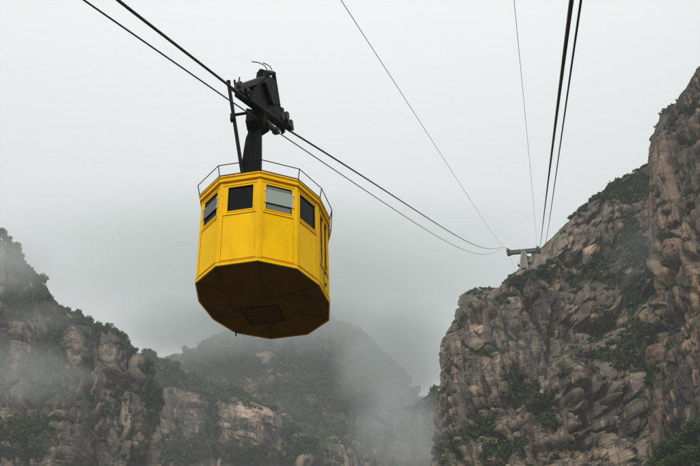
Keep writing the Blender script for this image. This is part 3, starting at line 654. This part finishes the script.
# ------------------------------------------------------------------ the cable car
CB = np.array([-1.77925, 15.66295, 9.37853]); HC = 2.064
PLN = np.array([[-1.256, -.83], [-.779, -1.401], [.025, -1.537], [.736, -1.208], [1.126, -.583], [1.299, .139], [1.256, .83], [.779, 1.401], [-.025, 1.537], [-.736, 1.208], [-1.126, .583], [-1.299, -.139]])
car = empty('cable_car', tuple(CB)); tag(car, 'yellow twelve sided cable car cabin hanging from the left track cable', 'cable car')
# which plan corner is which: order so that corner i matches the photo (left-hand corner first)
V3 = [np.array([p[0], p[1], 0.]) for p in PLN]
def rel(p): return np.asarray(p, float) - CB
ZU = np.array([0, 0, 1.])
spec = {}
# wall k runs from corner k to k+1; window opening given as (u0, u1, v0, v1) of that wall
proj_c = [project(CB + v) for v in V3]
def wall_axes(k):
    a, b = V3[k], V3[(k + 1) % 12]; u = b - a; ln = np.linalg.norm(u); u = u / ln
    w_ = np.array([u[1], -u[0], 0])
    if w_ @ (a + b) < 0: w_ = -w_
    return a, u, ln, w_
TH = .035
# corners seen in the photograph, left to right, are the ones nearest the camera
near = sorted(range(12), key=lambda k: proj_c[k][0])
names_px = [(197.5, 281.7), (215.7, 264.6), (258.1, 259.0), (297.1, 268.2), (318.6, 283.9), (327.8, 301.4)]
idx = [min(range(12), key=lambda k: math.hypot(proj_c[k][0] - q[0], proj_c[k][1] - q[1])) for q in names_px]
step = 1 if (idx[1] - idx[0]) % 12 == 1 else -1
walls = {}
for j in range(12):
    a, b = (idx[0] + step * j) % 12, (idx[0] + step * (j + 1)) % 12; walls[j] = (V3[a], V3[b])
WIN = {0: (.19, .87, .59, .88), 1: (.19, .84, .59, .88), 2: (.155, .865, .585, .885), 3: (.11, .865, .585, .885), 5: (.2, .8, .6, .87), 6: (.2, .8, .6, .87), 7: (.2, .8, .6, .87), 8: (.2, .8, .6, .87), 9: (.2, .8, .6, .87), 10: (.2, .8, .6, .87), 11: (.2, .8, .6, .87)}
ZB = .0; ZT = HC
for j in range(12):
    a, b = walls[j]; u = b - a; ln = np.linalg.norm(u); u /= ln; w_ = np.array([u[1], -u[0], 0]); w_ = w_ if w_ @ (a + b) > 0 else -w_
    P = lambda s_, z, o=0.: a + u * s_ + ZU * z + w_ * o
    def slab(mb, s0, s1, z0, z1, o0, o1): mb.box(P(s0, z0, o0), u * (s1 - s0), ZU * (z1 - z0), w_ * (o1 - o0))
    wins = [WIN[j]] if j in WIN else [(.16, .48, .30, .87), (.56, .88, .30, .87)]
    mb = MB(); zs = [ZB, wins[0][2] * HC, wins[0][3] * HC, ZT]
    slab(mb, 0, ln, zs[0], zs[1], -TH, 0); slab(mb, 0, ln, zs[2], zs[3], -TH, 0)
    xs = [0] + [q * ln for w__ in wins for q in w__[:2]] + [ln]
    for q in range(0, len(xs), 2): slab(mb, xs[q], xs[q + 1], zs[1], zs[2], -TH, 0)
    isdoor = j == 4
    wl = mb.build('door' if isdoor else 'wall_panel', m_yellow, car)
    li = MB(); slab(li, .02, ln - .02, .01, zs[1] - .004, -TH - .02, -TH - .002); slab(li, .02, ln - .02, zs[2] + .004, ZT - .01, -TH - .02, -TH - .002); li.build('lining', m_lining, wl)
    # panel joints: shallow strips and dark grime lines
    st = MB()
    mW = .055
    slab(st, mW, ln - mW, zs[1] - .085, zs[1] - .06, 0.001, .014)
    slab(st, mW, ln - mW, .075, .10, 0.001, .014)
    slab(st, mW - .004, mW + .016, .101, zs[1] - .061 if not isdoor else zs[1] - .061, 0.001, .011)
    slab(st, ln - mW - .016, ln - mW + .004, .101, zs[1] - .061, 0.001, .011)
    st.build('trim_strip', m_yellow, wl)
    st = MB(); slab(st, mW, ln - mW, zs[2] + .05, zs[2] + .07, 0.001, .012); st.build('header_strip', m_yellow, wl)
    gr = MB()
    slab(gr, mW, ln - mW, zs[1] - .092, zs[1] - .0852, .001, .006); slab(gr, mW, ln - mW, .1002, .106, .001, .005); slab(gr, mW + .0162, mW + .021, .107, zs[1] - .093, .001, .004)
    slab(gr, ln - mW - .021, ln - mW - .0162, .107, zs[1] - .093, .001, .004); slab(gr, mW, ln - mW, zs[2] + .044, zs[2] + .0498, .001, .006)
    gr.build('seam', m_grime, wl)
    for (u0, u1, v0, v1) in wins:
        s0, s1, z0, z1 = u0 * ln, u1 * ln, v0 * HC, v1 * HC; f = .022
        fm = MB(); slab(fm, s0 - f, s1 + f, z0 - f, z0 + .004, -.012, .012); slab(fm, s0 - f, s1 + f, z1 - .004, z1 + f, -.012, .012)
        slab(fm, s0 - f, s0 + .004, z0 + .0041, z1 - .0041, -.012, .012); slab(fm, s1 - .004, s1 + f, z0 + .0041, z1 - .0041, -.012, .012)
        wo = fm.build('window', m_yellow, wl if isdoor else car)
        if isdoor: wo.name = 'door_window'
        se = MB(); e_ = .004; slab(se, s0 + e_, s1 - e_, z0 + e_, z0 + e_ + .014, -.03, .002); slab(se, s0 + e_, s1 - e_, z1 - e_ - .014, z1 - e_, -.03, .002)
        slab(se, s0 + e_, s0 + e_ + .014, z0 + e_ + .0141, z1 - e_ - .0141, -.03, .002); slab(se, s1 - e_ - .014, s1 - e_, z0 + e_ + .0141, z1 - e_ - .0141, -.03, .002)
        if not isdoor:
            se.build('seal', m_seal, wo)
            pa = MB(); slab(pa, s0 + .02, s1 - .02, z0 + .02, z1 - .02, -.026, -.020); pa.build('pane', m_glass, wo)
        else:
            wo.data.materials.append(m_glass)
            pa = MB(); slab(pa, s0, s1, z0, z1, -.026, -.020); nV = len(wo.data.vertices)
            mm = mesh_obj('door_pane', pa.V, pa.F, m_glass, wl)
        if j in (0, 2):                            # sliding acrylic deflector held by pale brackets outside the opening
            if j == 2: zq0, zq1, sh = z0 + (z1 - z0) * .27, z0 + (z1 - z0) * .80, 0
            else: zq0, zq1, sh = z0 + (z1 - z0) * .30, z0 + (z1 - z0) * .74, 0
            ac = MB(); slab(ac, s0 + .004, s1 - .004, zq0, zq1, .014, .020); ac.build('deflector', m_acryl if j == 2 else m_acryl_d, wo)
            gpn = MB(); slab(gpn, s0 + .02, s1 - .02, z0 + .02, z1 - .02, -.016, -.012)
            gpn.build('inner_pane', m_pane_grey if j == 2 else m_glass, wo)
            for ss in (s0 - .03, s1 + .002):
                bk = MB()
                for z_ in ((zq0 - .01), (zq1 - .05)): slab(bk, ss, ss + .028, z_, z_ + .05, .0125, .035)
                slab(bk, ss + .012, ss + .02, zq0 + .035, zq1 - .045, .018, .028)
                bk.build('bracket', m_bracket, wo)
    if isdoor:
        hb = MB()
        for z_ in (.62, .38, .16): slab(hb, ln * .62, ln * .68, z_ * HC * .62 + .02, z_ * HC * .62 + .09, .001, .02)
        hb.build('handle', m_seal, wl)
        kb = MB(); slab(kb, ln * .5, ln * .515, .05, HC * .95, .001, .01); kb.build('door_joint', m_seal, wl)
for j in range(12):                                # corner posts
    a = walls[j][0]; r_ = a / np.linalg.norm(a); t_ = np.array([-r_[1], r_[0], 0])
    p0, p1 = walls[(j - 1) % 12][0], walls[j][1]
    e0 = (p0 - a) / np.linalg.norm(p0 - a); e1 = (p1 - a) / np.linalg.norm(p1 - a); wd = .052
    n0 = np.array([e0[1], -e0[0], 0]); n0 = n0 if n0 @ a > 0 else -n0
    n1 = np.array([e1[1], -e1[0], 0]); n1 = n1 if n1 @ a > 0 else -n1
    o_ = .008; tip = a + (n0 + n1) / (1 + n0 @ n1) * o_
    po = MB(); po.prism([a + e0 * wd + n0 * .001, a + e0 * wd + n0 * o_, tip, a + e1 * wd + n1 * o_, a + e1 * wd + n1 * .001, a - r_ * .01], ZU * (HC - .02))
    c_ = po.build('corner_post', m_yellow, car)
    bo = MB()
    for z_ in np.linspace(.12, HC - .2, 9):
        for e, nn_ in ((e1, n1),): bo.box(a + e * .03 + nn_ * (o_ + .0005) + ZU * z_, e * .008, ZU * .008, nn_ * .005)
    bo.build('bolt_row', m_grime, c_)
ring = [walls[j][0] for j in range(12)]
def scaled(f, z): return [np.array([p[0] * f, p[1] * f, z]) for p in ring]
def band(name, f0, f1, z0, z1, mat, parent=None):   # hollow ring
    A0, A1, B0, B1 = scaled(f0, z0), scaled(f1, z0), scaled(f0, z1), scaled(f1, z1); V = A0 + A1 + B1 + B0; F = []
    for k in range(12):
        l = (k + 1) % 12
        for q in range(4): F.append((q * 12 + k, q * 12 + l, ((q + 1) % 4) * 12 + l, ((q + 1) % 4) * 12 + k))
    o = mesh_obj(name, V, F, mat, parent)
    bm = bmesh.new(); bm.from_mesh(o.data); bmesh.ops.recalc_face_normals(bm, faces=bm.faces); bm.to_mesh(o.data); bm.free(); return o
roofp = MB(); roofp.prism(scaled(1.012, HC - .018), ZU * .03); rf = roofp.build('roof', m_roof, car)
band('fascia', .98, 1.034, HC - .105, HC - .019, m_yellow, rf)
band('drip_edge', 1.0, 1.047, HC - .0185, HC + .02, m_yellow_d, rf)
ce = MB(); ce.prism(scaled(.965, HC - .05), ZU * .03); ce.build('ceiling', m_lining, rf)
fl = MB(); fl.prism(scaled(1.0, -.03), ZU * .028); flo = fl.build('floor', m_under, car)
band('floor_rim', .99, 1.013, -.038, .045, m_yellow, flo)
band('rim_seam', 1.0131, 1.016, .030, .038, m_grime, flo)
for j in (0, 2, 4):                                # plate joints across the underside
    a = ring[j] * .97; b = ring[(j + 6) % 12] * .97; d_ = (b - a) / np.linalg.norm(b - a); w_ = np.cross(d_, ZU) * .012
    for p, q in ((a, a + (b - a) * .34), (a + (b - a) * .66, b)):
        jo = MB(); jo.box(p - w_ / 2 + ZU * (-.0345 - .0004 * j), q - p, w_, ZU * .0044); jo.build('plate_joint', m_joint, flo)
ha_px = [(239.3, 306.5), (277.8, 303.2), (286.2, 318.9), (250.2, 323.2)]
hp = []
for q in ha_px:
    r = ray(*q); P_ = r * (CB[2] / r[2]) - CB; P_[2] = 0; hp.append(P_)
hc = sum(hp) / 4
hf = MB()
for k in range(4):
    a, b = hp[k], hp[(k + 1) % 4]; ai, bi = hc + (a - hc) * .93, hc + (b - hc) * .93
    hf.prism([p + ZU * -.055 for p in (a, b, bi, ai)], ZU * .022)
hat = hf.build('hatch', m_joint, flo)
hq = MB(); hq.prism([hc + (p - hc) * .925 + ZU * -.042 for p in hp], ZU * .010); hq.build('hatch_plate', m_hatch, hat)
nub = MB(); b9 = project(CB + ring[9]); nub.tube([ring[9] * .985 + ZU * -.03, ring[9] * .99 + ZU * -.12], [.012, .018], 6); nub.build('drain_stub', m_seal, flo)
# roof railing
rl = MB(); lo = scaled(1.04, HC + .045); hi = scaled(1.08, HC + .27)
for k in range(12):
    l = (k + 1) % 12; rl.tube([lo[k], lo[l]], .011, 6); rl.tube([hi[k], hi[l]], .010, 6); rl.tube([lo[k] - ZU * .05, hi[k]], .011, 6)
rl.build('railing', m_iron, car)
# carriage, in the vertical plane of the track cable
lat = np.array([hL[1], -hL[0], 0])                 # to the right of travel
def cp(px, py, s_=0.): return rel(plane_pt(px, py, G, hL)) + lat * s_
g1 = [(242, 93), (243, 84), (257, 80), (260, 76), (263, 71), (271, 73), (279, 113), (286, 117), (289, 123), (288, 130), (276, 124), (264, 118), (250, 110)]
cd = (GB - GA); cd /= np.linalg.norm(cd); cu = np.cross(lat, cd); cu = cu if cu[2] > 0 else -cu
cg = MB()
outl = [(238, 89), (239, 86), (258, 80), (262, 104), (278, 116), (288, 120), (290, 130), (276, 121), (262, 112), (250, 102)]
tri = lambda s_: [cp(x, y, s_) for x, y in ((240, 95), (241, 86), (262, 78), (269, 100), (274, 108), (279, 110), (284, 119), (289, 131.5))]
cg.prism(tri(-.13), lat * .04)
cgo = cg.build('carriage_frame', m_iron, car)
cg2 = MB(); cg2.prism([cp(x, y, .05) for x, y in ((247, 101), (250, 90), (258, 80), (267, 78), (272, 104), (277, 108), (279, 113), (283, 118), (288, 130.5))], lat * .04); cg2.build('carriage_plate', m_iron, cgo)
cv = MB(); cv.prism([cp(x, y, -.11) for x, y in ((238.5, 90), (240, 84), (262, 76.5), (262, 82)) ], lat * .2); cv.build('cover', m_canvas, cgo)
bx_ = MB(); bx_.prism([cp(x, y, -.105) for x, y in ((258, 84), (263, 78), (268, 82), (272, 106), (266, 106))], lat * .30); bx_.build('gear_box', m_iron, cgo)
# towing head: braced upright frame at the upper end
th = MB()
for s_ in (-.11, .05):
    th.tube([cp(258, 98, s_), cp(263.5, 72, s_)], .055, 6); th.tube([cp(271.5, 73.5, s_), cp(277.5, 112, s_)], .055, 6); th.tube([cp(263, 73, s_), cp(272, 74, s_)], .06, 6)
th.tube([cp(267, 73, -.15), cp(267, 73, .09)], .06, 8); th.tube([cp(265, 73, -.1), cp(265.5, 71, -.1)], .09, 8)
th.build('top_frame', m_iron, cgo)
an = MB()
an.tube([cp(267, 74), cp(267, 69), cp(264, 65), cp(258, 62.3), cp(252, 61.6)], [.012] * 5, 6); an.tube([cp(272, 74), cp(272, 70), cp(270, 66.5), cp(266, 64), cp(263, 62.8)], .012, 6)
an.build('antenna', m_iron, cgo)
for t in np.linspace(.06, .97, 9):                 # sheaves that ride on the cable
    c_ = rel(GA + (GB - GA) * t) + cu * .13
    wh = MB(); wh.disc(c_, lat * .1, .13, 18); wh.build('sheave', m_iron2, cgo, smooth=False)
ax_ = MB()
for t in np.linspace(.06, .97, 9): c_ = rel(GA + (GB - GA) * t) + cu * .13; ax_.tube([c_ - lat * .17, c_ + lat * .11], .03, 8)
for t in np.linspace(.12, .9, 5):
    c_ = rel(GA + (GB - GA) * t) + cu * .13; ax_.box(c_ - cd * .30 - lat * .19 - cu * .05, cd * .6, lat * .02, cu * .1); ax_.tube([c_ - lat * .18 - cu * .02, c_ - lat * .18 + cu * .28], .025, 6)
for t in (.2, .42, .64):
    c_ = rel(GA + (GB - GA) * t) + cu * .3; ax_.prism([c_ - lat * .15 - cd * .22 - cu * .12, c_ - lat * .15 + cd * .22 - cu * .12, c_ - lat * .15 + cu * .16], -lat * .03)
    ax_.tube([c_ - lat * .19 - cd * .2 - cu * .1, c_ - lat * .19 + cd * .12 + cu * .3], .018, 6)
for x, y in ((280, 113), (285, 117), (289, 125)): ax_.box(cp(x, y, -.06), cd * .16, lat * .14, cu * .14)
ax_.build('rocker_arm', m_iron2, cgo)
for q, (x, y) in enumerate(((281, 117), (284, 119), (286, 122.5), (288.5, 127))):   # small rollers of the front guide
    wh = MB(); wh.disc(cp(x - 2, y + 1, .05 + .05 * (q % 2)), lat * .14, .10, 14); wh.build('guide_roller', m_iron2, cgo)
fg = MB(); fg.box(cp(281, 124, -.10), cd * .62, lat * .22, cu * .07); fg.tube([cp(284, 126, -.1), cp(286.5, 132.5, -.1)], .04, 6); fg.tube([cp(279, 122), cp(281, 128)], .04, 6); fg.build('guide_shoe', m_iron, cgo)
# pivot and hanger arm
hy = 0.0
def hp_(px, py, y=15.66): return rel(at_y(px, py, y))
pv = MB(); pv.prism([hp_(x, y, 15.5) for x, y in ((246, 108), (247, 127), (257, 128), (268, 121), (266, 112))], np.array([0, .35, 0])); pv.tube([hp_(246, 124, 15.4), hp_(262, 121, 15.4)], .09, 10); pv.tube([hp_(254, 126, 15.3), hp_(254, 126, 16.0)], .13, 12)
pvo = pv.build('pivot_block', m_iron, car)
cl_ = MB(); cl_.tube([hp_(262, 120, 15.6), rel(clampL) + cd * .05], [.10, .06], 8); cl_.tube([rel(clampL) - cd * .5, rel(clampL) + cd * .15], .055, 8); cl_.box(rel(clampL) - cd * .12 - lat * .07 - cu * .07, cd * .22, lat * .14, cu * .14); cl_.build('rope_clamp', m_iron2, pvo)
am = MB()
prof = [(249.5, 131, 261, 130), (246, 139.5, 261, 138), (243.8, 152, 261, 152), (241.8, 166, 260.6, 166), (240, 178, 260.5, 178)]
V = []; F = []
for (xl, yl, xr, yr) in prof:
    a, b = hp_(xl, yl), hp_(xr, yr); w_ = (b - a)
    V += [a + np.array([0.0, -.05, 0]), a + w_ * .62 + np.array([0, -.2, 0]), b + np.array([0, -.02, 0]), b + np.array([0, .25, 0]), a + np.array([0, .25, 0])]
for k in range(len(prof) - 1):
    for q in range(5): F.append((k * 5 + q, k * 5 + (q + 1) % 5, (k + 1) * 5 + (q + 1) % 5, (k + 1) * 5 + q))
F += [(0, 1, 2, 3, 4), tuple(range(20, 25))[::-1]]
ar = mesh_obj('hanger_arm', V, F, m_iron, car)
bm = bmesh.new(); bm.from_mesh(ar.data); bmesh.ops.recalc_face_normals(bm, faces=bm.faces); bm.to_mesh(ar.data); bm.free()
ar2 = MB(); base = hp_(250, 178); base[2] = HC + .012
ar2.box(base + np.array([-.3, -.12, 0]), (.6, 0, 0), (0, .5, 0), (0, 0, .1)); ar2.box(base + np.array([-.19, 0.0, .1]), (.36, 0, 0), (0, .28, 0), (0, 0, hp_(250, 177.5)[2] - HC)); ar2.build('arm_base', m_iron, car)
sr = MB(); sr.box(hp_(241, 177, 15.5), hp_(226.6, 82, 15.5) - hp_(241, 177, 15.5), (.085, 0, 0), (0, .09, 0)); sr.tube([hp_(231.5, 115.3, 15.5), hp_(248, 112.8, 15.5)], .035, 8); sr.box(hp_(230.0, 119, 15.45), (.11, 0, 0), (0, .12, 0), (0, 0, .18)); sr.box(hp_(226.3, 83, 15.46), (.09, 0, 0), (0, .1, 0), (0, 0, .1))
sr.box(np.array([hp_(241, 177, 15.5)[0] - .02, hp_(241, 177, 15.5)[1] - .03, HC + .012]), (.14, 0, 0), (0, .14, 0), ZU * (hp_(241, 176, 15.5)[2] - HC))
sr.build('stay_post', m_iron, car)
hw = MB(); hw.tube([hp_(246.5, 115, 15.4), hp_(246, 122, 15.4), hp_(247.5, 130, 15.4)], .01, 5); hw.build('hose', m_iron, pvo)
# ------------------------------------------------------------------ air
def volume_mat(name, dens, col=(.92, .95, .96), aniso=.2, noise=None):
    m = bpy.data.materials.new(name); m.use_nodes = True; nt = m.node_tree; nt.nodes.clear()
    out = nt.nodes.new('ShaderNodeOutputMaterial'); v = nt.nodes.new('ShaderNodeVolumePrincipled'); L(nt, v.outputs[0], out.inputs['Volume'])
    v.inputs['Color'].default_value = (*col, 1); v.inputs['Density'].default_value = dens; v.inputs['Anisotropy'].default_value = aniso
    if noise:
        scale, lo_, hi_, seed = noise; N = nt.nodes.new
        tc = N('ShaderNodeTexCoord'); geo = N('ShaderNodeNewGeometry')
        ln_ = N('ShaderNodeVectorMath'); ln_.operation = 'LENGTH'; L(nt, tc.outputs['Object'], ln_.inputs[0])
        n = N('ShaderNodeTexNoise'); n.noise_dimensions = '4D'; n.inputs['W'].default_value = seed; n.inputs['Scale'].default_value = scale; n.inputs['Detail'].default_value = 5; n.inputs['Roughness'].default_value = .65; n.inputs['Distortion'].default_value = .5
        L(nt, tc.outputs['Object'], n.inputs['Vector'])
        f = N('ShaderNodeMapRange'); f.interpolation_type = 'SMOOTHSTEP'
        for i_, v_ in zip((1, 2, 3, 4), (1.0, .15, -.45, .35)): f.inputs[i_].default_value = v_
        L(nt, ln_.outputs['Value'], f.inputs[0])
        s_ = N('ShaderNodeMath'); s_.operation = 'ADD'; L(nt, n.outputs[0], s_.inputs[0]); L(nt, f.outputs[0], s_.inputs[1])
        r = N('ShaderNodeMapRange'); r.interpolation_type = 'SMOOTHSTEP'
        for i_, v_ in zip((1, 2, 3, 4), (lo_, hi_, 0, dens)): r.inputs[i_].default_value = v_
        L(nt, s_.outputs[0], r.inputs[0]); L(nt, r.outputs[0], v.inputs['Density'])
    return m
hz = MB(); hz.box((-1000, -1000, -12), (2000, 0, 0), (0, 2000, 0), (0, 0, 512)); h_ = hz.build('haze', volume_mat('haze_air', HAZE)); tag(h_, kind='stuff')
def mist(px, py, D, rx, ry, rz, dens, scale=1.6, lo_=.38, hi_=.85, seed=0., rot=0, col=(.92, .95, .96)):
    bm = bmesh.new(); bmesh.ops.create_icosphere(bm, subdivisions=3, radius=1); me = bpy.data.meshes.new('mist'); bm.to_mesh(me); bm.free()
    o = bpy.data.objects.new('mist', me); C.objects.link(o); c = at_h(px, py, D); o.location = c; o.scale = (rx, ry, rz); o.rotation_euler = (0, rot, math.atan2(-c[0], c[1]))
    me.materials.append(volume_mat('mist_air', dens, col, noise=(scale, lo_, hi_, seed))); tag(o, kind='stuff'); return o
FOG = (.84, .91, .885)
mist(270, 262, 530, 360, 90, 100, .0185, 2.2, .15, 1.05, 1, col=FOG)       # cloud sitting on the far mountain
mist(398, 350, 500, 70, 60, 56, .050, 2.4, .26, .92, 9, col=FOG)
mist(290, 312, 490, 110, 45, 30, .050, 2.6, .28, .92, 12, col=FOG)
mist(190, 328, 500, 85, 50, 34, .040, 2.4, .28, .95, 10, col=FOG)
mist(396, 430, 270, 30, 34, 40, .028, 3.6, .40, 1.0, 3)       # cloud rising out of the gorge
mist(420, 440, 200, 14, 14, 20, .018, 3.6, .42, 1.05, 13)
mist(14, 372, 215, 42, 14, 18, .045, 3.8, .43, 1.05, 4)
mist(40, 318, 235, 26, 12, 10, .022, 3.0, .42, 1.05, 11)        # drift across the left mountainside
mist(6, 262, 250, 32, 18, 22, .05, 2.0, .42, .95, 5)
mist(636, 250, 150, 12, 8, 15, .022, 3.0, .45, 1.05, 6, rot=.5)
mist(520, 350, 158, 16, 8, 10, .016, 3.0, .45, 1.05, 7, rot=.6)
mist(430, 440, 175, 10, 14, 14, .03, 2.2, .42, .95, 8)
